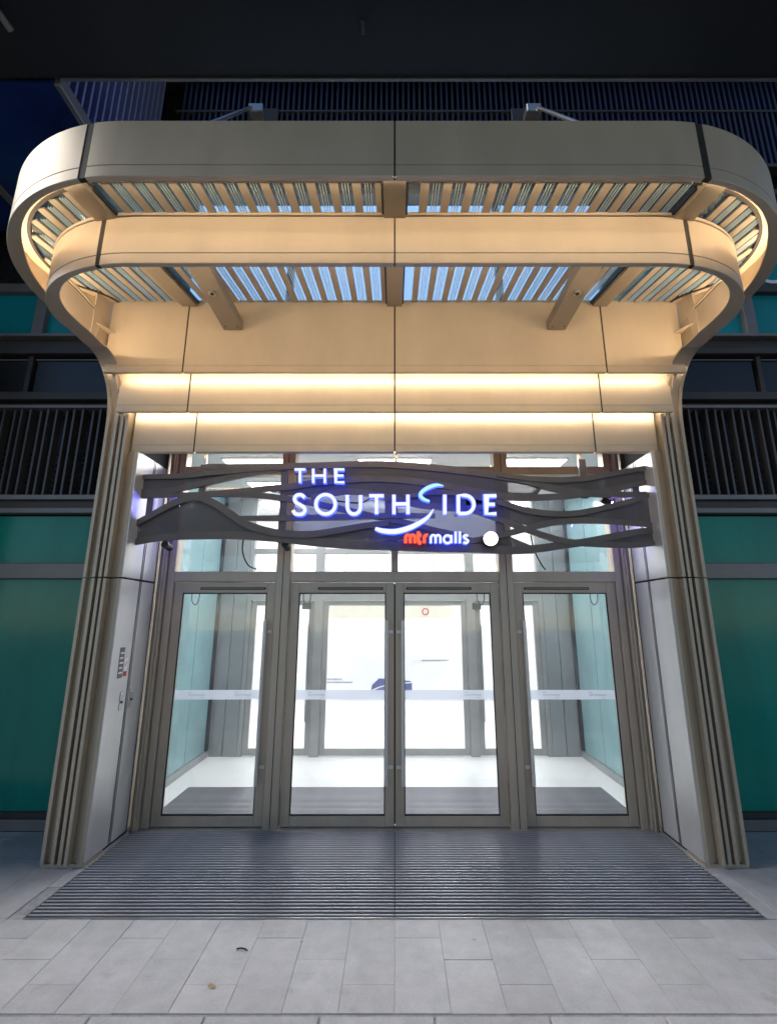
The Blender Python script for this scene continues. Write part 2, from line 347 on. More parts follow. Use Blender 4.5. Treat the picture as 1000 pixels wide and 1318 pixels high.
# ------------------------------------------------------------------ facade of the mall
FY = 5.25
fac = thing('shopping_mall_facade', 'dark mall front of green glass, black louvres and grey rails behind the entrance portal', 'building', (0, FY, 0))
def both(fn):
    for s in (-1, 1): fn(s)
def fb(name, x0, x1, y0, y1, z0, z1, mat, s=1, bev=.004, parent=fac):
    return obj(name, bx(s * x0, s * x1, y0, y1, z0, z1, bev), M[mat], parent)
XO = 7.2
obj('backing_wall', join(bx(-XO, -2.75, FY + .16, FY + .3, 0, 10.6), bx(2.75, XO, FY + .16, FY + .3, 0, 10.6), bx(-2.75, 2.75, FY + .16, FY + .3, 4.7, 5.8), bx(-2.75, 2.75, FY + .16, FY + .3, 7.6, 10.6)), M['darkpanel'], fac)
for s in (-1, 1):
    fb('sill', 2.7, XO, FY - .09, FY + .15, 0, .10, 'facaderail', s)
    fb('rail', 2.7, XO, FY - .05, FY + .15, .10, .15, 'darkmetal', s)
    gm = 'greenglass' if s < 0 else 'greenglass'
    # lower tall green panes and the shorter ones above
    for (x0, x1) in ((2.7, 4.62), (4.70, XO)):
        fb('glass_pane', x0, x1, FY, FY + .03, .15, 2.47, gm, s, 0)
        fb('glass_pane', x0, x1, FY, FY + .03, 2.64, 3.19, gm, s, 0)
    fb('mullion', 4.62, 4.70, FY - .05, FY + .12, .15, 2.47, 'facaderail', s)
    fb('mullion', 4.62, 4.70, FY - .05, FY + .12, 2.64, 3.19, 'facaderail', s)
    fb('rail', 2.7, XO, FY - .09, FY + .15, 2.47, 2.64, 'facaderail', s, .006)
    fb('rail', 2.7, XO, FY - .10, FY + .15, 3.21, 3.27, 'facaderail', s)
    fb('rail', 2.7, XO, FY - .06, FY + .15, 3.273, 3.36, 'darkmetal', s)
    fb('rail', 2.7, XO, FY - .12, FY + .15, 3.363, 3.42, 'facaderail', s)
    # louvre bay
    fb('louvre_back', 2.7, XO, FY + .12, FY + .15, 3.42, 4.50, 'darkpanel', s, 0)
    fb('rail', 2.7, XO, FY - .10, FY + .15, 4.50, 4.54, 'facaderail', s)
    fb('rail', 2.7, XO, FY - .02, FY + .15, 4.543, 4.60, 'darkmetal', s)
    fb('rail', 2.7, XO, FY - .12, FY + .15, 4.603, 4.70, 'darkmetal', s)
    for (x0, x1) in ((2.7, 4.50), (4.56, XO)):
        fb('spandrel_panel', x0 + .03, x1 - .03, FY + .02, FY + .06, 4.73, 5.19, 'darkpanel', s, .004)
        fb('spandrel_trim', x0 + .02, x1 - .02, FY, FY + .02, 5.19, 5.205, 'facaderail', s, 0)
    fb('mullion', 4.50, 4.56, FY - .02, FY + .12, 4.70, 5.24, 'darkmetal', s)
    fb('rail', 2.7, XO, FY - .08, FY + .15, 5.24, 5.32, 'darkmetal', s)
    fb('rail', 2.7, XO, FY - .02, FY + .15, 5.323, 5.46, 'darkmetal', s)
    fb('rail', 2.7, XO, FY - .11, FY + .15, 5.463, 5.50, 'facaderail', s)
    # teal pane row
    for (x0, x1) in ((2.7, 4.42), (4.56, XO)):
        fb('glass_pane', x0, x1, FY, FY + .03, 5.50, 6.12, 'tealglass', s, 0)
        if s > 0: fb('glass_pane', x0, x1, FY, FY + .03, 6.24, 7.0, 'tealglass', s, 0)
        else: fb('spandrel_panel', x0, x1, FY, FY + .03, 6.26, 7.0, 'darkpanel', s, 0)
    fb('mullion', 4.42, 4.56, FY - .07, FY + .12, 5.50, 6.12, 'facaderail', s)
    fb('mullion', 4.42, 4.56, FY - .07, FY + .12, 6.24, 7.0, 'facaderail' if s > 0 else 'darkmetal', s)
    fb('rail', 2.7, XO, FY - .08, FY + .15, 6.12, 6.24, 'facaderail' if s < 0 else 'darkmetal', s)
lv = mesh_data('louvre_slat', bx(-.012, .012, -.05, .05, 0, 1.08), M['louvre'])
hv = mesh_data('vent_blade', bx(-2.2, 2.2, -.012, .012, -.008, .008), M['louvre'])
for s in (-1, 1):
    for k in range(40):
        x = 2.9 + .105 * k
        if x < 6.9: inst('louvre_slat', lv, (s * x, FY - .02 + (.03 if k % 3 == 1 else 0), 3.42), fac)
    for k in range(8): inst('vent_blade', hv, (s * 4.9, FY + .06, 3.50 + .072 * k), fac)
# high louvre wall above the canopy, and the lit window band under it
fb('rail', -XO, XO, FY - .12, FY + .15, 7.60, 7.68, 'darkmetal', 1)
fb('rail', 2.75, XO, FY - .10, FY + .15, 7.0, 7.08, 'facaderail', 1)
lv2 = mesh_data('louvre_slat', bx(-.014, .014, -.06, .06, 0, .9), M['louvrebluelight'])
lv3 = mesh_data('louvre_slat', bx(-.014, .014, -.06, .06, 0, .62), M['louvrebluelight'])
lv4 = mesh_data('louvre_slat', bx(-.014, .014, -.06, .06, 0, .515), M['louvrebluelight'])
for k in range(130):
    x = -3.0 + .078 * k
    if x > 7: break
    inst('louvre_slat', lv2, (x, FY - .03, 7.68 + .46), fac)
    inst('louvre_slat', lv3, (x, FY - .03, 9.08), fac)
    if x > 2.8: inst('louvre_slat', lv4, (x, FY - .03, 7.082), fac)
fb('rail', -3.1, XO, FY - .10, FY + .05, 8.08, 8.135, 'darkmetal', 1)
fb('rail', -3.1, XO, FY - .10, FY + .05, 9.042, 9.075, 'darkmetal', 1)
fb('rail', -XO, XO, FY - .30, FY + .15, 9.71, 10.1, 'darkmetal', 1)
fb('window_surround', -2.75, 2.75, FY - .04, FY + .15, 5.80, 5.88, 'darkmetal', 1)
for k in range(4):
    x0 = -2.72 + k * 1.36
    o = fb('lit_window', x0 + .04, x0 + 1.32, FY + .05, FY + .08, 5.9, 7.58, 'litwindow', 1, 0)
    fb('mullion', x0 + 1.32, x0 + 1.40, FY - .04, FY + .12, 5.9, 7.58, 'facaderail', 1)
# the part of a big white letter printed on the right-hand pane
arc = [(4.93 + .20 * math.cos(R(a)), 6.52 + .20 * math.sin(R(a))) for a in range(200, 385, 10)]
obj('painted_letter', stroke(arc, .045, FY - .010, FY - .004), M['paleblue'], fac)

# upper storey jutting out at top left
us = thing('projecting_upper_storey', 'dark upper storey jutting out at top left with polished soffit and louvred side', 'building', (-6, 3.4, 7.0))
obj('soffit', bx(-9.5, -3.24, 3.40, FY - .13, 7.0, 7.04), M['soffitglass'], us)
obj('side_wall', bx(-9.5, -3.40, 3.40, FY - .13, 7.05, 10.5), M['darkpanel'], us)
obj('edge_trim', bx(-3.24, -3.18, 3.40, FY - .13, 6.985, 7.12, .006), M['facaderail'], us)
obj('soffit_rail', bx(-4.70, -4.62, 3.40, FY - .13, 6.97, 6.998), M['facaderail'], us)
M['finlilaclight'] = pbr('side_fin_lilac_light_tint', (0.24, 0.25, 0.42), 0.4, 0.4, 3.0, 0.1, 0.06)  # lilac base colour stands in for blue light on the fins
lv5 = mesh_data('louvre_slat', bx(-.05, .05, -.014, .014, 0, 3.0), M['finlilaclight'])
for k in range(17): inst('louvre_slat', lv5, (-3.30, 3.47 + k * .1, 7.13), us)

obj('added_shade_pier', bx(-6.3, -5.7, 3.7, 5.12, 0, 6.999), M['darkmetal'], us)  # made-up pier left of the frame, added to shade the left paving
# black slab overhead
ov = thing('overhead_slab', 'black overhead slab crossing the whole top of the picture', 'overhang', (0, 1, 7.0))
obj('slab', bx(-3.98, 5.4, -3.0, 3.365, 7.02, 7.9), M['slab'], ov)
obj('edge_trim', bx(-3.15, 5.4, 3.367, 3.39, 7.008, 7.06), M['facaderail'], ov)
obj('pipe_end', tube([(-3.30, 2.80, 7.018), (-3.30, 2.80, 6.96), (-3.27, 2.95, 6.93)], .028), M['facaderail'], ov, 40)
obj('fixing', bx(-.29, -.26, 2.92, 3.02, 6.99, 7.018, .006), M['darkmetal'], ov)

# ------------------------------------------------------------------ entrance canopy
can = thing('entrance_canopy', 'tiered champagne metal canopy with rounded glowing bands over the entrance', 'canopy', (0, 3.4, 4.5))
def band_path(Xs, rx, rd, d, Z, dz, yend, joint):
    """left half of a band: list of (P, N) from the centre outwards; returns straight and corner pieces"""
    pts = []
    for k in range(6): pts.append((-(.006 + (joint - .006 - .006) * k / 5), d))
    straight = pts; pts = []
    x0 = -(joint + .006); xr = -(Xs - rx)
    seq = []
    for k in range(81):
        a = R(90) * k / 80; seq.append((xr - rx * math.sin(a), d + rd - rd * math.cos(a)))
    for k in range(1, 13):
        t = k / 12; seq.append((-Xs + (Xs - 2.96) * t * t * (3 - 2 * t), d + rd + (yend - d - rd) * t))
    # clip the straight at the joint
    if x0 > xr: corner = [(x0 + (xr - x0) * k / 3, d) for k in range(3)] + seq
    else:
        corner = [p for p in seq if p[0] < x0]
        straight = [(-.006 + (xr + .006) * k / 5, d) for k in range(5)] + [p for p in seq if p[0] > x0 + .012]
    def frames(L):
        out = []
        for i, p in enumerate(L):
            a, b = L[max(i - 1, 0)], L[min(i + 1, len(L) - 1)]
            t = Vector((b[0] - a[0], b[1] - a[1])).normalized()
            n = Vector((-t.y, t.x)) * -1  # inward
            if n.dot(Vector((0 - p[0], 4.6 - p[1]))) < 0: n = -n
            z = Z + dz * min(1, max(0, (p[1] - d) / (4.3 - d)))
            out.append((Vector((p[0], p[1], z)), Vector((n.x, n.y, 0))))
        return out
    return frames(straight), frames(corner)
def band_section(P, N, h, w, wt, lip=.085):
    U = Vector((0, 0, 1))
    sec = [(0, .004), (.004, 0), (w - .003, 0), (w, .003), (w, .010), (wt, .011), (wt, h), (.004, h), (0, h - .004), (0, lip + .007), (.006, lip + .005), (.006, lip), (0, lip - .002)]
    return [P + N * a + U * b for a, b in sec]
def led_section(P, N, w, wt, h):
    U = Vector((0, 0, 1))
    return [P + N * a + U * b for a, b in ((wt + .002, .013), (wt + .011, .013), (wt + .011, .024), (wt + .002, .024))]
def width_at(P, d, wmin, wmax):
    t = max(0, min(1, (P.y - d) / .75)); t = t * t * (3 - 2 * t)
    return wmin + (wmax - wmin) * t
def make_band(spec, h, w, wt, ledmat):
    st, co = band_path(*spec)
    for name, fr in (('fascia_band', st), ('corner_band', co)):
        vf = sweep([band_section(P, N, h, width_at(P, spec[3], .038, w), wt) for P, N in fr]); lf = sweep([led_section(P, N, w, wt, h) for P, N in fr])
        for side in (0, 1):
            b = obj(name, mirror(vf) if side else vf, M['champagne'], can, 30)
            obj('led_strip', mirror(lf) if side else lf, ledmat, b)
    # dark liner seen in the joints
    L = st + co
    lin = sweep([[P + N * a + Vector((0, 0, b)) for a, b in ((.0185, .012), (.0195, .012), (.0195, h - .02), (.0185, h - .02))] for P, N in L[:len(st)]])
    for side in (0, 1): obj('joint_liner', mirror(lin) if side else lin, M['joint'], can)
    blk = lambda P, N: [P + N * a + Vector((0, 0, b)) for a, b in ((.004, .003), (.036, .003), (.036, .04), (.0175, .05), (.0175, h - .003), (.004, h - .003))]
    mid = sweep([blk(Vector((x, st[0][0].y, st[0][0].z)), Vector((0, 1, 0))) for x in (-.0055, .0055)])
    obj('joint_liner', mid, M['joint'], can)
    j = sweep([blk(st[-1][0] + (co[0][0] - st[-1][0]) * q, st[-1][1]) for q in (.03, .97)])
    for side in (0, 1): obj('joint_liner', mirror(j) if side else j, M['joint'], can)
make_band((3.20, 1.42, 1.38, 2.40, 4.775, .11, 4.29, 2.005), .448, .11, .018, M['led'])
make_band((2.93, 1.04, .82, 2.83, 4.50, .12, 4.03, 2.13), .402, .17, .018, M['led2'])

# dark groove and slim top trim above the second band
st2, co2 = band_path(2.93, 1.04, .82, 2.83, 4.50, .12, 4.03, 2.13)
for fr in (st2, co2):
    for side in (0, 1):
        U = Vector((0, 0, 1))
        q = sweep([[P + N * a + U * b for a, b in ((.006, .4025), (.017, .4025), (.017, .413), (.006, .413))] for P, N in fr]); obj('groove', mirror(q) if side else q, M['joint'], can, 30)
        q = sweep([[P + N * a + U * b for a, b in ((-.002, .4135), (.03, .4135), (.03, .438), (-.002, .438))] for P, N in fr]); obj('top_trim', mirror(q) if side else q, M['champagne'], can, 30)
# glazed roof: it climbs gently to the wall
def roofz(y): return 5.255 + (y - 4.24) * .22
def sloped(x0, x1, y0, y1, z0off, z1off):
    a, b = roofz(y0), roofz(y1)
    v = [(x0, y0, a + z0off), (x1, y0, a + z0off), (x1, y1, b + z0off), (x0, y1, b + z0off), (x0, y0, a + z1off), (x1, y0, a + z1off), (x1, y1, b + z1off), (x0, y1, b + z1off)]
    return v, [[0, 3, 2, 1], [4, 5, 6, 7], [0, 1, 5, 4], [1, 2, 6, 5], [2, 3, 7, 6], [3, 0, 4, 7]]
def yfront(x):      # inner line of the first band in plan
    ax = abs(x)
    xr = 3.20 - 1.42
    if ax <= xr: return 2.40 + .125
    q = min(1, (ax - xr) / (1.42 - .125))
    return 2.40 + 1.38 - (1.38 - .125) * math.sqrt(max(0, 1 - q * q))
for (x0, x1) in ((-2.06, -.06), (.06, 2.06)): obj('roof_pane', sloped(x0, x1, 2.54, 4.22, .004, .014), M['roofglass'], can)
for s in (-1, 1):
    outl = [(s * 2.18, 4.22)] + [(s * (2.18 + .88 * k / 16), yfront(2.18 + .88 * k / 16) + .004) for k in range(17)] + [(s * 3.06, 4.22)]
    n = len(outl)
    v = [(x, y, roofz(y) + .004) for x, y in outl] + [(x, y, roofz(y) + .014) for x, y in outl]
    obj('roof_pane', (v, [list(range(n)), list(range(2 * n - 1, n - 1, -1))] + [[i, (i + 1) % n, n + (i + 1) % n, n + i] for i in range(n)]), M['roofglass'], can)
for x in (-2.12, 0, 2.12):
    obj('roof_beam', sloped(x - .075, x + .075, yfront(x) - .10, 4.222, -.06, .003), M['beam'], can)
    for q in (-1, 1): obj('beam_gasket', sloped(x + q * .078, x + q * .092, yfront(x) + .01, 4.222, -.03, .003), M['black'], can)
k = 0; x = -3.02
while x < 3.05:
    if min(abs(x - b) for b in (-2.12, 0, 2.12)) > .10:
        ya = yfront(x) + .005
        if ya < 4.1:
            obj('sunshade_slat', sloped(x - .029, x + .029, ya, 4.215, -.014, .001), M['slat'], can)
            for dx in (.058, .077, .096): obj('glass_fin', sloped(x + dx - .0025, x + dx + .0025, ya, 4.215, -.010, .001), M['glassfin'], can)
    x += .1535
# ledge and dark frame following the first band round the corners
st1, co1 = band_path(3.20, 1.42, 1.38, 2.40, 4.775, .11, 4.22, 2.005)
def ledge(fr, n0, n1, up, th): return sweep([[Vector(((P + N * a).x, (P + N * a).y, roofz(min(4.22, (P + N * a).y)) + b)) for a, b in ((n0, up), (n1, up), (n1, up + th), (n0, up + th))] for P, N in fr])
for fr in (st1, co1):
    for side in (0, 1):
        q = ledge(fr, .0185, .098, -.012, .02); obj('glazing_ledge', mirror(q) if side else q, M['champagne'], can, 30)
        q = ledge(fr, .099, .122, -.022, .035); obj('glazing_edge', mirror(q) if side else q, M['joint'], can, 30)
# thin frame along the outer sides of the glazing
# square outrigger beams with a round spotlight each
for s in (-1, 1):
    b = obj('outrigger_beam', bx(s * 1.65 - .095, s * 1.65 + .095, 3.00, 4.222, 4.915, 5.02, .004), M['beam'], can)
    c = obj('spotlight', tube([(s * 1.65, 3.66, 4.914), (s * 1.65, 3.66, 4.90)], .035, 20), M['steel'], b, 40)
    obj('spotlight_lens', tube([(s * 1.65, 3.66, 4.899), (s * 1.65, 3.66, 4.893)], .016, 16), M['black'], b, 40)
    for q in (-.06, .06): obj('screw', tube([(s * 1.65 + q, 4.16, 4.9145), (s * 1.65 + q, 4.16, 4.911)], .008, 8), M['black'], b)

# stepped wall panels below the roof: each hides a warm light strip that washes the next
def step_panels(name, d, zb, zt, xe, joint, ret, ledy):
    xs = [-xe, -joint, 0, joint, xe]
    for a, b in zip(xs[:-1], xs[1:]):
        a2, b2 = a + .008, b - .008
        sec = [(d, zb + .003), (d + .003, zb), (d + ret, zb), (d + ret, zb + .012), (d + .014, zb + .012), (d + .014, zt), (d, zt), (d, zb + .075), (d + .004, zb + .073), (d + .004, zb + .068), (d, zb + .066)]
        n = len(sec); p = obj(name, sweep([[(a2, y, z) for y, z in sec], [(b2, y, z) for y, z in sec]]), M['champagne'], can)
        if ledy: obj('led_strip', bx(a2 + .01, b2 - .01, d + .018, d + .034, zb + .020, zb + .040), M['ledsmall'], p)
    for xj in (-joint, 0, joint): obj('joint_filler', bx(xj - .0078, xj + .0078, d + .004, d + .0135, zb + .002, zt - .002), M['joint'], can)
    if ledy: obj('joint_liner', bx(-xe, xe, d + .0145, d + .0170, zb + .014, zb + .09), M['joint'], can)
    obj('joint_liner', bx(-xe, xe, d + .02 if not ledy else d + .016, d + .0175 if ledy else d + .03, zb + .10, zt - .01), M['joint'], can)
step_panels('upper_wall_panel', 4.235, 4.45, roofz(4.235) + .02, 2.93, 2.13, .038, True)
step_panels('middle_wall_panel', 4.385, 4.09, 4.60, 2.84, 2.11, .038, True)
step_panels('lower_wall_panel', 4.51, 3.705, 4.22, 2.705, 2.06, .06, False)
obj('back_lining', bx(-2.70, 2.70, 4.62, 4.64, 3.99, 5.2), M['joint'], can)
lin = obj('soffit_panel', bx(-2.70, 2.70, 4.572, 5.24, 3.98, 4.0), M['frame'], can)
obj('led_strip', bx(-2.6, 2.6, 4.574, 4.584, 3.722, 3.73), M['ledfaint'], can)

# tie rods holding the canopy from the wall
for s, lab in ((-1, 'left'), (1, 'right')):
    t = thing('tie_rod', 'small pale steel tie rod and wall plate above the %s half of the canopy' % lab, 'tie rod', (s * 1.9, FY - .1, 8.8), 'tie rods above the canopy')
    obj('wall_plate', bx(s * 1.83 - .20, s * 1.83 + .20, FY - .16, FY - .125, 8.62, 9.02, .005), M['darkmetal'], t)
    obj('bracket', bx(s * 1.88 - .10, s * 1.88 + .10, FY - .36, FY - .165, 8.70, 8.84, .01), M['steel'], t)
    obj('rod', tube([(s * 1.93, FY - .37, 8.74), (s * 1.95, 2.75, 5.36), (s * 1.95, 2.70, 5.0)], .022, 12), M['steel'], t, 40)

# ------------------------------------------------------------------ portal columns with fins that flow out of the bands
def make_column(side, label):
    s = -1 if side == 'left' else 1
    col = thing('portal_column', label, 'column', (s * 2.8, 4.5, 0), 'columns either side of the entrance')
    mr = (lambda vf: vf) if s < 0 else mirror
    bend = catmull([(4.04, 4.605), (4.18, 4.568), (4.305, 4.463), (4.39, 4.334), (4.435, 4.19), (4.452, 4.02), (4.455, 3.74), (4.452, 3.15)], 5)
    upper = bend + [(4.45, 2.425)]
    lower = [(4.45, 2.412), (4.45, .03)]
    def ring(i, L, x0, x1, f0, depth):
        a, b = L[max(i - 1, 0)], L[min(i + 1, len(L) - 1)]
        t = Vector((b[0] - a[0], b[1] - a[1])).normalized(); B = Vector((-t.y, t.x))   # turns from up to back
        if B.y < 0 and B.x < 0: B = -B
        p = Vector(L[i])
        q0 = p + B * f0; q1 = p + B * depth
        return [(x0, q0.x, q0.y), (x1, q0.x, q0.y), (x1, q1.x, q1.y), (x0, q1.x, q1.y)]
    def run(name, L, x0, x1, f0, depth, mat='fin', widen=None):
        rings = []
        for i in range(len(L)):
            w = 1 - max(0, min(1, (L[i][1] - 4.0) / .55)) if widen else 1
            xx1 = x1 if not widen else x1 * w + widen * (1 - w)
            rings.append(ring(i, L, x0, xx1, f0 * w if widen else f0, (.012 + (depth - .012) * w * w) if widen else depth))
        obj(name, mr(sweep(rings)), M[mat], col, 35)
    for L in (upper, lower):
        run('outer_fin', L, -2.962, -2.932, 0, .40)
        run('recessed_face', L, -2.931, -2.872, .045, .40, 'fin', -2.79)
    # second and third fins: they peel off the lips of the wall panels
    cF = catmull([(4.285, 4.462), (4.33, 4.42), (4.365, 4.35), (4.405, 4.27), (4.437, 4.18), (4.445, 4.05), (4.445, 3.8)], 5)
    bF = catmull([(4.42, 4.10), (4.438, 4.06), (4.447, 4.0), (4.447, 3.9)], 5)
    for (x0, x1, L0) in ((-2.872, -2.842, cF), (-2.812, -2.782, bF)):
        run('fin', L0 + [(4.445, 2.425)], x0, x1, 0, .30)
        run('fin', lower, x0, x1, -.005, .30)
    for z0, z1 in ((2.425, 4.28), (.03, 2.412)):
        obj('groove_lining', mr(bx(-2.8415, -2.8125, 4.56, 4.72, z0, z1 - .3 if z1 > 3 else z1)), M['joint'], col)
        obj('groove_lining', mr(bx(-2.7815, -2.7525, 4.56, 4.72, z0, z1 - .3 if z1 > 3 else z1)), M['joint'], col)
        obj('inner_fin', mr(bx(-2.752, -2.722, 4.43, 4.72, z0, 4.20 if z1 > 3 else z1, .002)), M['fin'], col)
        # bevelled inner post
        sec = [(-2.7215, 4.50), (-2.632, 4.462), (-2.612, 4.470), (-2.612, 4.72), (-2.7215, 4.72)]
        zz1 = 3.70 if z1 > 3 else z1
        obj('bevelled_post', mr(sweep([[(x, y, z0) for x, y in sec], [(x, y, zz1) for x, y in sec]])), M['fin'], col)
    obj('closing_plate', mr(bx(-2.946, -2.936, 4.0, 4.233, 4.63, 5.235)), M['champagne'], col)
    # corner lips under the panel steps
    for (xo, d0, z0, rr, h) in ((-2.872, 4.235, 4.45, .10, .066), (-2.812, 4.385, 4.09, .06, .064)):
        arcp = [(xo + rr + .03, d0 - .002)] + [(xo + rr - rr * math.sin(R(a)), d0 - .002 + rr - rr * math.cos(R(a))) for a in range(0, 91, 9)]
        rings = []
        for i, p in enumerate(arcp):
            a, b = arcp[max(i - 1, 0)], arcp[min(i + 1, len(arcp) - 1)]
            t = Vector((b[0] - a[0], b[1] - a[1])).normalized(); n = Vector((t.y, -t.x))
            if n.dot(Vector((1, 1))) < 0: n = -n
            rings.append([(p[0], p[1], z0 - .003), (p[0] + n.x * .03, p[1] + n.y * .03, z0 - .003), (p[0] + n.x * .03, p[1] + n.y * .03, z0 + h), (p[0], p[1], z0 + h)])
        obj('corner_lip', mr(sweep(rings)), M['champagne'], col, 35)
    obj('base_plate', mr(bx(-2.965, -2.605, 4.472, 4.73, 0, .028)), M['fin'], col)
    # reveal lining towards the doors: two wide panels per storey with black gaps
    for z0, z1 in ((.035, 2.408), (2.428, 3.70)):
        obj('reveal_panel', mr(bx(-2.64, -2.600, 4.474, 4.795, z0, z1, .003)), M['reveal'], col)
        obj('reveal_panel', mr(bx(-2.64, -2.600, 4.842, 5.085, z0, z1, .003)), M['reveal'], col)
        obj('bead', mr(bx(-2.62, -2.600, 4.812, 4.822, z0, z1)), M['steel'], col)
    obj('joint_lining', mr(bx(-2.66, -2.625, 4.60, 5.149, .0, 3.97)), M['joint'], col)
    obj('outer_cladding', mr(bx(-2.96, -2.66, 4.84, FY + .1, 0, 4.4, .004)), M['fin'], col)
    return col
colL = make_column('left', 'ribbed bronze fin column left of the doors with notices on its inner panel')
colR = make_column('right', 'ribbed bronze fin column right of the doors with bare inner panels')

# ------------------------------------------------------------------ door screen
DY = 5.20
scr = thing('door_screen', 'grey bronze metal frame with fanlight panes that holds the four street doors', 'door frame', (0, DY, 0))
def frm(name, x0, x1, z0, z1, y0=DY, y1=DY + .14, bev=.004, mat='frame', parent=scr): return obj(name, bx(x0, x1, y0, y1, z0, z1, bev), M[mat], parent)
ZT = 2.43
for s in (-1, 1):
    frm('jamb', s * 2.52, s * 2.445, 0, 4.0)
    frm('jamb_cover', s * 2.60, s * 2.525, 0, 4.0, DY - .05, DY + .12)
    frm('jamb_bead', s * 2.56, s * 2.545, 0, 3.96, DY - .08, DY - .052, .003, 'frame')
    frm('mullion', s * 1.312, s * 1.158, 0, 4.0, DY - .02, DY + .15)
    frm('mullion_groove', s * 1.24, s * 1.232, 0, 4.0, DY - .0215, DY - .0205, 0, 'joint')
segs = ((-2.445, -1.312), (-1.158, 1.158), (1.312, 2.445))
for a, b in segs:
    frm('rail', a, b, ZT + .008, 2.55, DY - .005, DY + .14)
    frm('rail', a, b, 3.68, 3.78, DY + .002, DY + .13)
for a, b in ((-2.445, -1.312), (-1.158, -.04), (.04, 1.158), (1.312, 2.445)):
    g = frm('fanlight_pane', a + .012, b - .012, 2.56, 3.672, DY + .06, DY + .072, 0, 'glass')
    frm('fanlight_pane', a + .012, b - .012, 3.79, 3.97, DY + .06, DY + .072, 0, 'glass')
for a, b in ((-1.157, -.0385), (.0385, 1.157)): frm('frosted_film', a, b, 2.93, 3.668, DY + .056, DY + .058, 0, 'film')
frm('mullion', -.038, .038, 2.552, 3.678, DY + .002, DY + .13)
frm('meeting_seal', -.012, .012, .02, 2.42, DY + .088, DY + .10, 0, 'black')
frm('threshold', -2.60, 2.60, 0, .012, DY - .05, DY + .14, .003, 'steel')

def make_door(x0, x1, hand, label, name='glass_door', y=DY, frame='frame', group='street doors', simple=False):
    """hand: side of the pull handle, -1 or 1"""
    t = thing(name, label, 'door', ((x0 + x1) / 2, y, 0), group)
    yf = y + .025; yb = y + .085; w = .092; z0, z1 = .016, ZT
    gx0, gx1 = x0 + w, x1 - w
    obj('stile', bx(x0, gx0, yf, yb, z0, z1, .004), M[frame], t)
    obj('stile', bx(gx1, x1, yf, yb, z0, z1, .004), M[frame], t)
    obj('bottom_rail', bx(gx0 + .001, gx1 - .001, yf + .001, yb - .001, z0, .112, .003), M[frame], t)
    obj('top_rail', bx(gx0 + .001, gx1 - .001, yf + .001, yb - .001, 2.318, z1, .003), M[frame], t)
    gk = join(bx(gx0, gx0 + .011, yf + .008, yf + .024, .112, 2.318), bx(gx1 - .011, gx1, yf + .008, yf + .024, .112, 2.318), bx(gx0 + .011, gx1 - .011, yf + .008, yf + .024, .112, .126), bx(gx0 + .011, gx1 - .011, yf + .008, yf + .024, 2.306, 2.318))
    obj('gasket', gk, M['black'], t)
    p = obj('pane', bx(gx0 + .002, gx1 - .002, yf + .026, yf + .036, .114, 2.316), M['glass'], t)
    st = obj('frosted_strip', bx(gx0 + .012, gx1 - .012, yf + .0215, yf + .0225, 1.205, 1.300), M['band'], t)
    hx = x1 - .078 if hand > 0 else x0 + .078
    if not simple:
        cx = (gx0 + gx1) / 2 + (.09 if hand > 0 else -.09)
        c = obj('closer_slot', bx(cx - .36, cx + .36, yf - .012, yf - .001, 2.352, 2.378, .003), M['black'], t)
        obj('slot_face', bx(cx - .345, cx + .345, yf - .0145, yf - .0125, 2.3625, 2.3675, 0), M['frame'], c)
    h = obj('pull_handle', tube([(hx, yf - .055, .40), (hx, yf - .055, 2.02)], .0175, 14), M['handle'], t, 40)
    for z in (.56, 1.90):
        obj('handle_post', tube([(hx, yf - .055, z), (hx, yf - .001, z)], .010, 10), M['steel'], h, 40)
        obj('handle_fixing', bx(hx + (.018 if hand > 0 else -.066), hx + (.066 if hand > 0 else -.018), yf - .008, yf - .001, z - .016, z + .016, .003), M['noticewhite'], h)
    return t
make_door(-2.437, -1.320, 1, 'single glass door at far left, its pull bar on the right stile')
make_door(-1.150, -.006, 1, 'left leaf of the middle pair of glass doors')
make_door(.006, 1.150, -1, 'right leaf of the middle pair of glass doors')
make_door(1.320, 2.437, -1, 'single glass door at far right, its pull bar on the left stile')
# faint lettering on the frosted strips
def word(txt, size, x, y, z, mat, name, parent, spacing=1.15, depth=.0006):
    cu = bpy.data.curves.new('w', 'FONT'); cu.body = txt; cu.size = size; cu.extrude = depth; cu.align_x = 'CENTER'; cu.space_character = spacing; cu.resolution_u = 2
    to = bpy.data.objects.new('w', cu); C.objects.link(to)
    dg = bpy.context.evaluated_depsgraph_get(); me = bpy.data.meshes.new_from_object(to.evaluated_get(dg)); bpy.data.objects.remove(to)
    me.transform(Matrix.Translation((x, y, z)) @ Matrix.Rotation(R(90), 4, 'X')); me.materials.clear(); me.materials.append(M[mat])
    o = bpy.data.objects.new(name, me); C.objects.link(o); attach(o, parent); return o
doors = [o for o in C.objects if o.name.startswith('glass_door')]
for t in doors:
    xc = t.location.x
    for q in ((-.22, .27) if abs(xc) > 1 else ((-.25,) if xc < 0 else (.25,))):
        word('THE', .020, xc + q - .075, DY + .0455, 1.268, 'printgrey', 'strip_lettering', t)
        word('SOUTHSIDE', .030, xc + q, DY + .0455, 1.240, 'printgrey', 'strip_lettering', t)
        word('malls', .017, xc + q + .06, DY + .0455, 1.219, 'printgrey', 'strip_lettering', t)

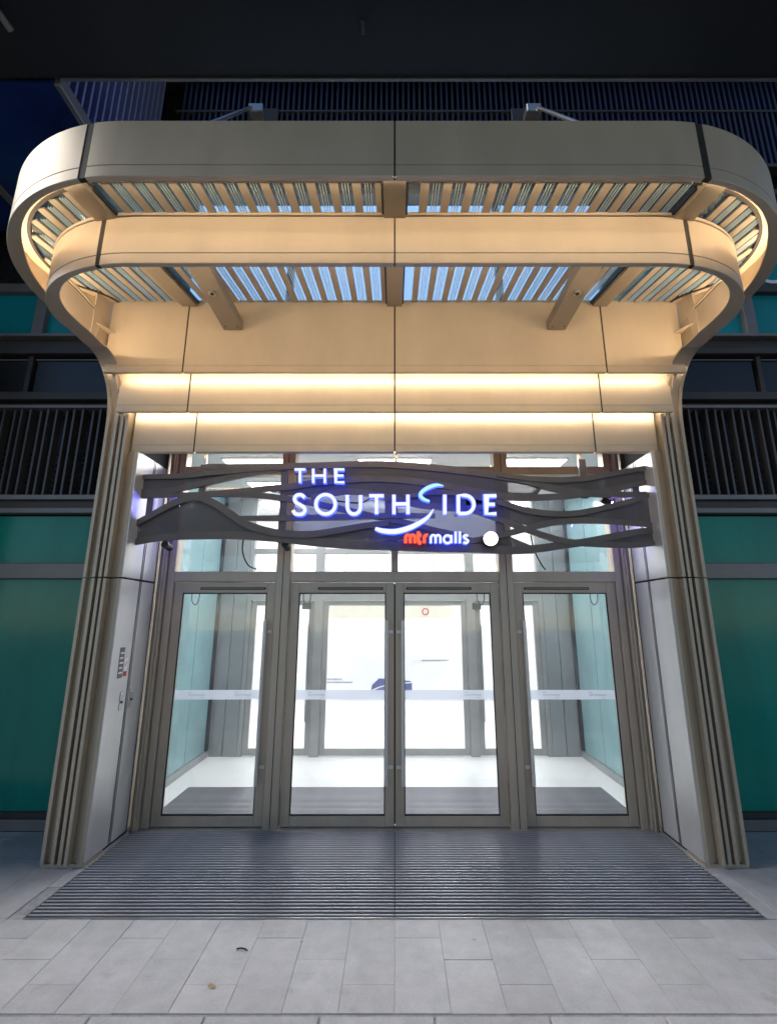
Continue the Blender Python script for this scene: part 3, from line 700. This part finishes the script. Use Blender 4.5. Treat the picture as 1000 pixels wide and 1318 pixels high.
# ------------------------------------------------------------------ sign hung in front of the fanlights
SY = 4.62
import mathutils
F_, TH = 600.0, R(13); CT, ST = math.cos(TH), math.sin(TH)
def px(x, y, D=SY):      # drawing unit of the sign: a point of the sign plane
    u = (659 - y) / F_; k = D / (CT - u * ST)
    return (k * (x - 508) / F_, CAM_H + k * (ST + u * CT))
sg = thing('entrance_sign', 'wavy dark metal entrance sign with glowing blue-edged letters reading THE SOUTHSIDE', 'sign', (0, SY, 2.7))
strands = {
 'crest': [(265, 600), (330, 600), (400, 599), (470, 597), (510, 598), (560, 602), (620, 609), (673, 618), (716, 629), (745, 633), (776, 636), (833, 636)],
 'topright': [(834, 602), (788, 610), (752, 616), (716, 618), (680, 616), (640, 611)],
 'midright': [(833, 620), (788, 630), (750, 636), (716, 639), (668, 640), (632, 636), (590, 628), (540, 620), (490, 616), (450, 617), (400, 622), (376, 626), (340, 629), (292, 634), (246, 637), (208, 637), (179, 638)],
 'lowright': [(838, 636), (812, 645), (776, 654), (740, 661), (704, 661), (673, 656), (644, 647), (600, 637), (560, 634), (520, 640)],
 'bowl': [(843, 676), (800, 672), (752, 670), (716, 672), (687, 678), (656, 686), (620, 694), (580, 699), (540, 700)],
 'dip': [(600, 655), (644, 669), (668, 678), (699, 689), (728, 697), (760, 700), (812, 702), (846, 699)],
 'base': [(841, 682), (812, 686), (776, 693), (750, 698), (721, 702), (692, 706), (656, 708), (620, 706), (560, 705), (508, 703), (450, 701), (400, 697), (364, 693), (340, 691), (304, 689), (268, 689), (232, 690), (196, 693), (171, 698)],
 'topleft': [(184, 614), (232, 613), (268, 609), (304, 606), (340, 603), (400, 600)],
 'leftsweep': [(182, 632), (218, 631), (256, 623), (292, 615), (328, 608), (364, 603)],
 'hill': [(172, 676), (196, 663), (220, 650), (238, 643), (258, 641), (280, 650), (299, 663), (316, 674), (338, 682), (364, 687), (400, 688), (440, 682), (470, 677), (500, 673)],
 'left_mid': [(246, 638), (280, 636), (328, 637), (364, 641), (400, 647), (440, 655), (480, 664), (520, 672), (560, 682), (600, 690)],
 'bar': [(304, 667), (362, 667), (430, 666), (500, 664), (560, 664)],
 'spine': [(400, 640), (450, 632), (500, 640), (545, 650), (600, 654), (640, 650)],
}
SW = {'crest': .075, 'base': .085, 'hill': .075, 'bar': .062, 'spine': .07, 'midright': .07}
for i, (nm, P) in enumerate(strands.items()):
    Q = catmull([px(*p) for p in P], 6)
    n = len(Q); w = SW.get(nm, .062)
    ws_ = [w * (.72 + .28 * math.sin(math.pi * k / (n - 1))) for k in range(n)]
    y = SY - .0015 * (i % 5) - .012 * (i % 2)
    obj('wave_strip', stroke(Q, ws_, y, y + .035), M['signband'], sg, 40)
fills = [
 [(184, 614), (232, 613), (268, 609), (304, 606), (328, 608), (292, 615), (256, 623), (218, 631), (182, 632)],
 [(172, 676), (196, 663), (220, 650), (238, 643), (258, 641), (280, 650), (299, 663), (316, 674), (338, 682), (364, 688), (340, 691), (304, 689), (268, 689), (232, 690), (196, 693), (171, 698)],
 [(834, 602), (788, 610), (752, 616), (716, 618), (680, 616), (716, 629), (750, 636), (788, 630), (833, 620)],
 [(838, 636), (812, 645), (776, 654), (740, 661), (704, 661), (673, 656), (644, 647), (600, 640), (600, 655), (644, 668), (687, 678), (716, 672), (752, 670), (800, 672), (843, 676)],
 [(841, 682), (812, 686), (776, 693), (750, 698), (812, 702), (846, 699)],
 [(400, 600), (470, 597), (510, 598), (560, 602), (620, 609), (700, 625), (690, 639), (632, 636), (590, 628), (540, 620), (490, 616), (450, 617)],
 [(470, 677), (520, 672), (560, 682), (610, 692), (656, 690), (690, 704), (620, 706), (560, 705), (508, 703), (450, 701), (400, 692), (440, 684)],
 [(376, 626), (450, 618), (520, 622), (590, 630), (640, 645), (600, 652), (545, 648), (500, 638), (450, 632), (400, 640), (340, 632)],
]
for P in fills:
    Q = [px(*p) for p in P]; n = len(Q)
    obj('mesh_panel', ([(x, SY + .016, z) for x, z in Q] + [(x, SY + .018, z) for x, z in Q], [list(range(n)), list(range(2 * n - 1, n - 1, -1))] + [[i, (i + 1) % n, n + (i + 1) % n, n + i] for i in range(n)]), M['mesh'], sg)
for (x, ya, yb) in ((262, 597, 640), (193, 636, 668), (818, 615, 640), (750, 590, 640), (500, 597, 704), (640, 606, 706), (366, 600, 698)):
    a, b = px(x, ya), px(x, yb)
    obj('upright', bx(a[0] - .035, a[0] + .035, SY + .02, SY + .06, b[1], a[1], .003), M['signband'], sg)
for x in (262, 510, 748):
    a = px(x, 600); obj('hanger', bx(a[0] - .012, a[0] + .012, SY + .03, SY + .055, a[1], 3.975), M['steel'], sg)
for x in (210, 366, 508): 
    a = px(x, 700); obj('floodlight', tube([(a[0], SY + .03, a[1]), (a[0], SY + .15, a[1] - .02)], .035, 14), M['black'], sg, 40)

# letters (flat lit face in front of a blue-glowing return)
LY = SY - .13
def lpx(x, y): return px(x, y, LY)
def seg_arc(cx, cy, rx, ry, a0, a1, n=24): return [lpx(cx + rx * math.cos(R(a0 + (a1 - a0) * k / n)), cy - ry * math.sin(R(a0 + (a1 - a0) * k / n))) for k in range(n + 1)]
UNIT = LY / F_ * 1.06
def letter(strokes, w, face='letterface', side='letterside', name='letter'):
    fs, ss = [], []
    for pts, closed in strokes:
        fs.append(stroke(pts, w, LY, LY + .003, closed)); ss.append(stroke(pts, w * 1.16, LY + .0035, LY + .055, closed))
    o = obj(name, join(*fs), M[face], sg)
    obj('letter_return', join(*ss), M[side], o)
    obj('letter_standoff', bx(fs[0][0][0][0] - .006, fs[0][0][0][0] + .006, LY + .056, SY - .02, fs[0][0][0][1 + 1] - .006, fs[0][0][0][2] + .006), M['black'], o)
    return o
def P_(*a): return [lpx(*p) for p in a]
w1 = .024; w2 = .034
letter([(P_((379, 604), (393, 604)), False), (P_((386, 604), (386, 621)), False)], w1)
letter([(P_((403, 603), (403, 621.5)), False), (P_((418, 603), (418, 621.5)), False), (P_((403, 612), (418, 612)), False)], w1)
letter([(P_((443, 604), (432, 604), (432, 620.5), (443, 620.5)), False), (P_((432, 612), (442, 612)), False)], w1)
S_path = [(392, 640.5), (389, 637.5), (385, 636.5), (381, 638), (379, 642), (381, 646.5), (386, 649.5), (391, 653), (392.5, 657), (390, 660.8), (385.5, 662), (380, 661), (377, 656.5)]
letter([(catmull([lpx(*p) for p in S_path], 5), False)], w2)
letter([(seg_arc(419, 649, 12.5, 12.5, 0, 345, 36), True)], w2)
letter([(P_((447, 637), (447, 651)) + seg_arc(455.5, 652, 8.5, 9.5, 180, 360, 18)[1:] + P_((464, 651), (464, 637)), False)], w2)
letter([(P_((475, 638), (494, 638)), False), (P_((484.5, 638), (484.5, 661.5)), False)], w2)
letter([(P_((507, 636.5), (507, 661.5)), False), (P_((525, 636.5), (525, 661.5)), False), (P_((507, 648.5), (525, 648.5)), False)], w2)
letter([(P_((572.5, 636.5), (572.5, 662)), False)], w2)
letter([(P_((590, 661), (590, 637.5), (597, 637.5)) + seg_arc(598, 649.2, 12, 11.7, 85, -85, 20) + P_((597, 661), (590, 661)), False)], w2)
letter([(P_((639, 638), (626, 638), (626, 661), (639, 661)), False), (P_((626, 649), (637, 649)), False)], w2)
# the long swoosh S between SOUTH and IDE
def taper(pts, ws, face, side):
    Q = catmull([lpx(*p) for p in pts], 6); n = len(Q); W = [q[0] for q in catmull([(w, 0) for w in ws], 6)]
    o = obj('swoosh', stroke(Q, W, LY, LY + .003), M[face], sg)
    obj('letter_return', stroke(Q, [w * 1.15 for w in W], LY + .0035, LY + .055), M[side], o)
taper([(571, 625), (562, 624), (552, 627), (544, 632), (541, 637), (545, 642), (553, 645)], [.006, .03, .036, .034, .034, .03, .02], 'greenface', 'letterside')
taper([(558, 655), (551, 665), (540, 673), (525, 680), (508, 684), (492, 683), (483, 680)], [.01, .03, .042, .048, .048, .044, .03], 'letterface', 'letterside')
# small line: mtr malls
xr = 522
wr = .026
def arch(x, wdt=6.4): return P_((x, 699), (x, 692)) + seg_arc(x + wdt / 2, 692, wdt / 2, 3.4, 180, 0, 10)[1:] + P_((x + wdt, 699))
letter([(arch(522, 6.0), False), (arch(528, 6.0), False)], wr * 1.15, 'redface', 'redside')
letter([(P_((538.5, 684), (538.5, 696), (539.5, 698.6), (542.5, 699)), False), (P_((536, 688.6), (542.5, 688.6)), False)], wr * 1.15, 'redface', 'redside')
letter([(P_((546, 699), (546, 692)) + seg_arc(549.5, 692, 3.5, 3.3, 180, 70, 8)[1:], False)], wr * 1.15, 'redface', 'redside')
letter([(arch(554.5, 6.2), False), (arch(560.7, 6.2), False)], wr * .85)
letter([(seg_arc(576, 694, 4.8, 5, 0, 350, 24), True), (P_((581, 688.5), (581, 699)), False)], wr * .85)
letter([(P_((586.5, 684), (586.5, 699)), False)], wr * .85)
letter([(P_((592, 684), (592, 699)), False)], wr * .85)
letter([(catmull(P_((602.5, 690), (599.5, 688.6), (597, 690.5), (599.5, 693.6), (602.5, 696), (600, 699), (596.3, 697.6)), 4), False)], wr * .85)
a = lpx(632, 693)
dsk = obj('lit_disc', tube([(a[0], LY - .002, a[1]), (a[0], LY + .03, a[1])], .066, 32), M['disc'], sg, 40)
obj('disc_rim', tube([(a[0], LY + .0305, a[1]), (a[0], LY + .10, a[1])], .074, 32), M['black'], dsk, 40)

for s, lab in ((-1, 'left'), (1, 'right')):
    t = thing('blue_spotlight', 'small blue spotlight shining on the panel at the %s end of the sign' % lab, 'spotlight', (s * 2.2, SY + .1, 3.2), 'blue spotlights at the sign ends')
    obj('lamp_body', tube([(s * 2.16, SY + .10, 3.26), (s * 2.25, SY + .10, 3.21)], .035, 16), M['black'], t, 40)
    obj('lamp_lens', tube([(s * 2.2505, SY + .10, 3.2097), (s * 2.255, SY + .10, 3.2072)], .030, 16), M['bluelamp'], t)
    obj('lamp_arm', tube([(s * 2.19, SY + .10, 3.25), (s * 2.19, SY + .05, 3.25), (s * 2.19, SY + .05, 3.15)], .008, 8), M['black'], t)
# cables hanging behind the sign
def cable(pts, label, r=.008): 
    o = obj('cable', tube(catmull(pts, 8), r, 8), M['black'], None, 50); return props(o, label, 'cable', 'cables by the sign and doors')
cable([(-.62, SY + .10, 3.24), (-.35, SY + .10, 3.22), (-.18, SY + .10, 3.32), (-.05, SY + .10, 3.27), (.0, SY + .10, 3.18)], 'black cable looping behind the letters SOUTH of the sign')
cable([(-1.68, DY - .06, 3.0), (-1.69, DY - .06, 2.78), (-1.62, DY - .06, 2.62), (-1.52, DY - .06, 2.57)], 'dark cable hanging below the sign over the far left fanlight')
cable([(1.52, DY - .06, 2.95), (1.55, DY - .06, 2.78), (1.62, DY - .06, 2.62), (1.66, DY - .06, 2.565)], 'dark cable hanging below the sign over the far right fanlight')
for x, lab in ((-2.27, 'far left'), (-1.02, 'middle left'), (1.00, 'middle right'), (2.27, 'far right')):
    s = 1 if x < 0 else -1
    cable([(x - .0 * s, DY + .10, 2.35), (x, DY + .11, 2.24), (x + .035 * s, DY + .12, 2.19), (x + .07 * s, DY + .12, 2.24), (x + .075 * s, DY + .12, 2.36)], 'thin black wire loop behind the top corner of the %s door' % lab, .006)

# ------------------------------------------------------------------ notices and switches on the left reveal
XR = -2.5995
def on_reveal(name, y0, y1, z0, z1, mat, th=.004, parent=None, x=XR): return obj(name, bx(x, x + th, y0, y1, z0, z1, .001), M[mat], parent)
n = on_reveal('notice_plate', 4.60, 4.675, 1.49, 1.77, 'noticegrey'); props(n, 'grey notice plate stuck on the left inner panel beside the doors', 'notice')
for k in range(5): on_reveal('text_line', 4.607, 4.668 - .012 * (k % 2), 1.53 + k * .045, 1.545 + k * .045, 'noticewhite', .001, n, XR + .0042)
n = on_reveal('safety_sticker', 4.69, 4.745, 1.50, 1.665, 'noticewhite'); props(n, 'small white sticker with a red foot beside the grey notice', 'sticker')
on_reveal('red_foot', 4.69, 4.745, 1.50, 1.545, 'red', .001, n, XR + .0042)
obj('red_mark', ([(XR + .0046, 4.70, 1.60), (XR + .0046, 4.735, 1.64), (XR + .0046, 4.738, 1.628), (XR + .0046, 4.704, 1.588)], [[0, 1, 2, 3]]), M['red'], n)
for y, lab in ((4.715, 'steel key switch plate under the red and white sticker'), (4.885, 'steel key switch plate beyond the black gap of the left inner panel')):
    n = on_reveal('switch_plate', y - .028, y + .028, 1.19, 1.36, 'steel', .005); props(n, lab, 'switch', 'switch plates on the left inner panel')
    obj('key_barrel', tube([(XR + .0055, y, 1.265), (XR + .014, y, 1.265)], .011, 14), M['black'], n, 40)
    on_reveal('small_label', y - .02, y + .02, 1.335, 1.352, 'noticewhite', .001, n, XR + .0055)

# ------------------------------------------------------------------ vestibule behind the doors
VY = 7.7; VX = 2.86; VZ = 4.05
props(obj('floor', bx(-9, 9, 5.35, 16.5, -.2, .002), M['wfloor']), kind='structure')
im = thing('indoor_mat', 'grey ribbed mat on the white floor just inside the doors', 'mat', (0, 5.9, 0))
obj('mat_backing', bx(-2.55, 2.55, 5.37, 6.39, .0025, .007), M['innerpile'], im)
ib = mesh_data('mat_bar', bx(-2.54, 2.54, -.007, .007, 0, .005), M['matbar'])
for k in range(29): inst('mat_bar', ib, (0, 5.39 + k * .035, .0072), im)
vs = thing('vestibule_lining', 'pale teal glass side walls and white ceiling of the lobby between the doors', 'wall', (0, 6.5, 0))
for s in (-1, 1):
    for (y0, y1) in ((5.36, 6.15), (6.165, 6.93), (6.945, 7.66)):
        obj('wall_pane', bx(s * VX, s * (VX + .04), y0, y1, .10, VZ), M['innerteal'], vs)
    obj('skirting', bx(s * (VX - .03), s * (VX + .05), 5.36, VY, .002, .097), M['greywall'], vs)
    obj('wall_backing', bx(s * (VX + .045), s * (VX + .15), 5.45, VY, 0, VZ), M['greywall'], vs)
    obj('corner_mullion', bx(s * (VX - .035), s * (VX - .001), 7.62, VY - .002, .1, VZ), M['black'], vs)
    obj('end_panel', bx(s * 2.62, s * (VX - .036), VY, VY + .1, .002, VZ, .003), M['greywall'], vs)
    obj('end_panel', bx(s * 2.40, s * 2.61, VY, VY + .1, .002, VZ, .003), M['greywall'], vs)
    obj('timber_post', bx(s * 1.24 - .05, s * 1.24 + .05, DY + .16, DY + .22, 2.56, 3.97, .003), M['wood'], vs)
obj('ceiling_panel', bx(-VX, VX, 5.36, VY + .1, VZ + .002, VZ + .06), M['white'], vs)
for i, x in enumerate((-1.75, 0, 1.75)):
    for j, y in enumerate((5.95, 7.0)):
        t = thing('ceiling_light', '%s square ceiling light of the lobby, %s row' % (('left', 'middle', 'right')[i], ('front', 'back')[j]), 'ceiling light', (x, y, VZ), 'lobby ceiling lights')
        obj('light_frame', bx(x - .48, x + .48, y - .28, y + .28, VZ - .012, VZ, .003), M['noticewhite'], t)
        obj('diffuser', bx(x - .46, x + .46, y - .26, y + .26, VZ - .02, VZ - .0125), M['ceilinglight'], t)

# inner screen with its own doors
isc = thing('inner_door_screen', 'grey inner frame with fanlights at the back of the lobby', 'door frame', (0, VY, 0))
for s in (-1, 1):
    obj('jamb', bx(s * 2.395, s * 2.33, VY, VY + .12, 0, VZ, .003), M['innerframe'], isc)
    obj('mullion', bx(s * 1.30, s * 1.16, VY - .01, VY + .13, 0, VZ, .003), M['innerframe'], isc)
for a, b in ((-2.33, -1.30), (-1.16, 1.16), (1.30, 2.33)):
    obj('rail', bx(a, b, VY, VY + .12, 2.33, 2.50, .003), M['innerframe'], isc)
    obj('rail', bx(a, b, VY, VY + .12, 3.10, 3.18, .003), M['innerframe'], isc)
    obj('fanlight_pane', bx(a + .01, b - .01, VY + .05, VY + .06, 2.51, 3.09), M['glass'], isc)
    obj('fanlight_pane', bx(a + .01, b - .01, VY + .05, VY + .06, 3.19, VZ), M['glass'], isc)
def inner_door(x0, x1, hand, label):
    t = thing('inner_glass_door', label, 'door', ((x0 + x1) / 2, VY, 0), 'inner lobby doors')
    y0, y1 = VY + .03, VY + .08; w = .08
    for a, b in ((x0, x0 + w), (x1 - w, x1)): obj('stile', bx(a, b, y0, y1, .014, 2.325, .003), M['innerframe'], t)
    obj('bottom_rail', bx(x0 + w + .001, x1 - w - .001, y0 + .001, y1 - .001, .014, .11, .003), M['innerframe'], t)
    obj('top_rail', bx(x0 + w + .001, x1 - w - .001, y0 + .001, y1 - .001, 2.25, 2.325, .003), M['innerframe'], t)
    obj('pane', bx(x0 + w, x1 - w, y0 + .02, y0 + .03, .112, 2.248), M['glass'], t)
    hx = x1 - .07 if hand > 0 else x0 + .07
    h = obj('pull_handle', tube([(hx, y0 - .05, .5), (hx, y0 - .05, 1.95)], .016, 12), M['steel'], t, 40)
    for z in (.65, 1.8): obj('handle_post', tube([(hx, y0 - .05, z), (hx, y0 - .001, z)], .01, 8), M['steel'], h, 40)
    if abs(x0 + x1) > 1.3 * 2: obj('closer_box', bx(hx - .12, hx + .02, y0 - .05, y0 - .001, 2.19, 2.29, .006), M['black'], t)
inner_door(-2.325, -1.305, 1, 'inner lobby door at far left seen through the street door')
inner_door(-1.155, -.006, 1, 'left leaf of the middle inner lobby doors')
inner_door(.006, 1.155, -1, 'right leaf of the middle inner lobby doors')
inner_door(1.305, 2.325, -1, 'inner lobby door at far right seen through the street door')

# ------------------------------------------------------------------ mall hall beyond
hall = thing('mall_hall', 'bright white hall with pale hoarding boards seen through both rows of doors', 'wall', (0, 12, 0))
for k in range(8):
    x0 = -8 + k * 2.0
    obj('hoarding_board', bx(x0 + .004, x0 + 1.996, 12.6, 12.7, .004, 3.4), M['hoarding'], hall)
obj('upper_wall', bx(-8, 8, 12.72, 12.8, 3.2, 5.2), M['white'], hall)
for s in (-1, 1): obj('side_wall', bx(s * 8, s * 8.1, 7.9, 12.7, 0, 5.2), M['white'], hall)
for s in (-1, 1): obj('return_wall', bx(s * 2.42, s * 8.0, VY + .14, VY + .26, 0, 5.2), M['white'], hall)
obj('ceiling', bx(-8.1, 8.1, VY + .1, 12.8, 4.9, 5.0), M['white'], hall)
bk = obj('bulkhead', bx(-1.6, 1.35, 11.2, 11.5, 2.06, 2.38), M['cream'], hall)
obj('bulkhead_hanger', join(bx(-1.2, -1.15, 11.3, 11.35, 2.38, 4.9), bx(.9, .95, 11.3, 11.35, 2.38, 4.9)), M['cream'], bk)
ring = [(.72 + .07 * math.cos(R(a)), 2.21 + .07 * math.sin(R(a))) for a in range(0, 360, 12)]
obj('red_ring_mark', stroke(ring, .03, 11.185, 11.195, True), M['red'], bk)
bl = [(-1.0, .62), (-.88, .92), (-.55, 1.10), (.55, 1.10), (.68, .98), (.68, .72), (.2, .70)]
def print_on(Q, y, mat, name): 
    n = len(Q); return obj(name, ([(x, y, z) for x, z in Q] + [(x, y + .003, z) for x, z in Q], [list(range(n)), list(range(2 * n - 1, n - 1, -1))] + [[i, (i + 1) % n, n + (i + 1) % n, n + i] for i in range(n)]), M[mat], hall)
print_on([(-.62, .20), (-.58, .40), (-.40, .56), (.40, .50), (.44, .44), (.44, .24), (-.2, .20)], 12.58, 'navy', 'navy_print')
print_on([(-3.4, .10), (-3.4, .34), (-1.2, .26), (2.0, .26), (3.4, .18), (3.4, .05), (.4, .06)], 12.59, 'paleblue', 'pale_blue_print')
obj('print_swoosh', stroke(catmull([(-.60, .26), (-.35, .36), (0, .43), (.42, .46)], 6), .03, 12.572, 12.576), M['noticewhite'], hall)
for x, z, ln in ((-1.45, .46, .75), (-1.55, .54, .35), (1.05, 1.0, .7)):
    k = 0; xx = x - ln / 2
    while xx < x + ln / 2:
        wv = random.uniform(.02, .05); obj('print_mark', bx(xx, xx + wv, 12.592, 12.597, z - .018, z + .018), M['printgrey'], hall); xx += wv + .014
for i, x in enumerate((-5.2, -2.6, 0, 2.6, 5.2)):
    for j, y in enumerate((9.0, 11.6)):
        t = thing('hall_light', 'ceiling light of the hall, %s of five in the %s row' % (('leftmost', 'second', 'middle', 'fourth', 'rightmost')[i], ('near', 'far')[j]), 'ceiling light', (x, y, 4.9), 'hall ceiling lights')
        obj('light_frame', bx(x - .82, x + .82, y - .32, y + .32, 4.888, 4.899), M['noticewhite'], t)
        obj('diffuser', bx(x - .8, x + .8, y - .3, y + .3, 4.88, 4.8875), M['malllight'], t)

# ------------------------------------------------------------------ litter on the paving
lf = obj('dry_leaf', ([(-1.275, 3.185, .006), (-1.255, 3.20, .014), (-1.225, 3.19, .008), (-1.205, 3.165, .012), (-1.22, 3.155, .006), (-1.25, 3.165, .010)], [[0, 1, 5], [1, 2, 5], [2, 4, 5], [2, 3, 4]]), M['litter'])
lf.location = (-0.108, 0.793, 0)
lf.scale = (.75, .75, .75)
props(lf, 'small curled yellow scrap on the paving in front of the mat', 'litter')
lf = obj('black_scrap', tube(catmull([(-1.13, 3.47, .008), (-1.10, 3.475, .012), (-1.06, 3.47, .010), (-1.035, 3.455, .007)], 4), .006, 6), M['black'])
lf.location = (-0.148, 0.876, 0)
lf.scale = (.75, .75, .75)
props(lf, 'short curved black scrap on the paving near the mat edge', 'litter')

scene.render.engine = 'CYCLES'
scene.cycles.max_bounces = 8; scene.cycles.transparent_max_bounces = 14; scene.cycles.diffuse_bounces = 4; scene.cycles.glossy_bounces = 3
scene.cycles.sample_clamp_indirect = 6.0
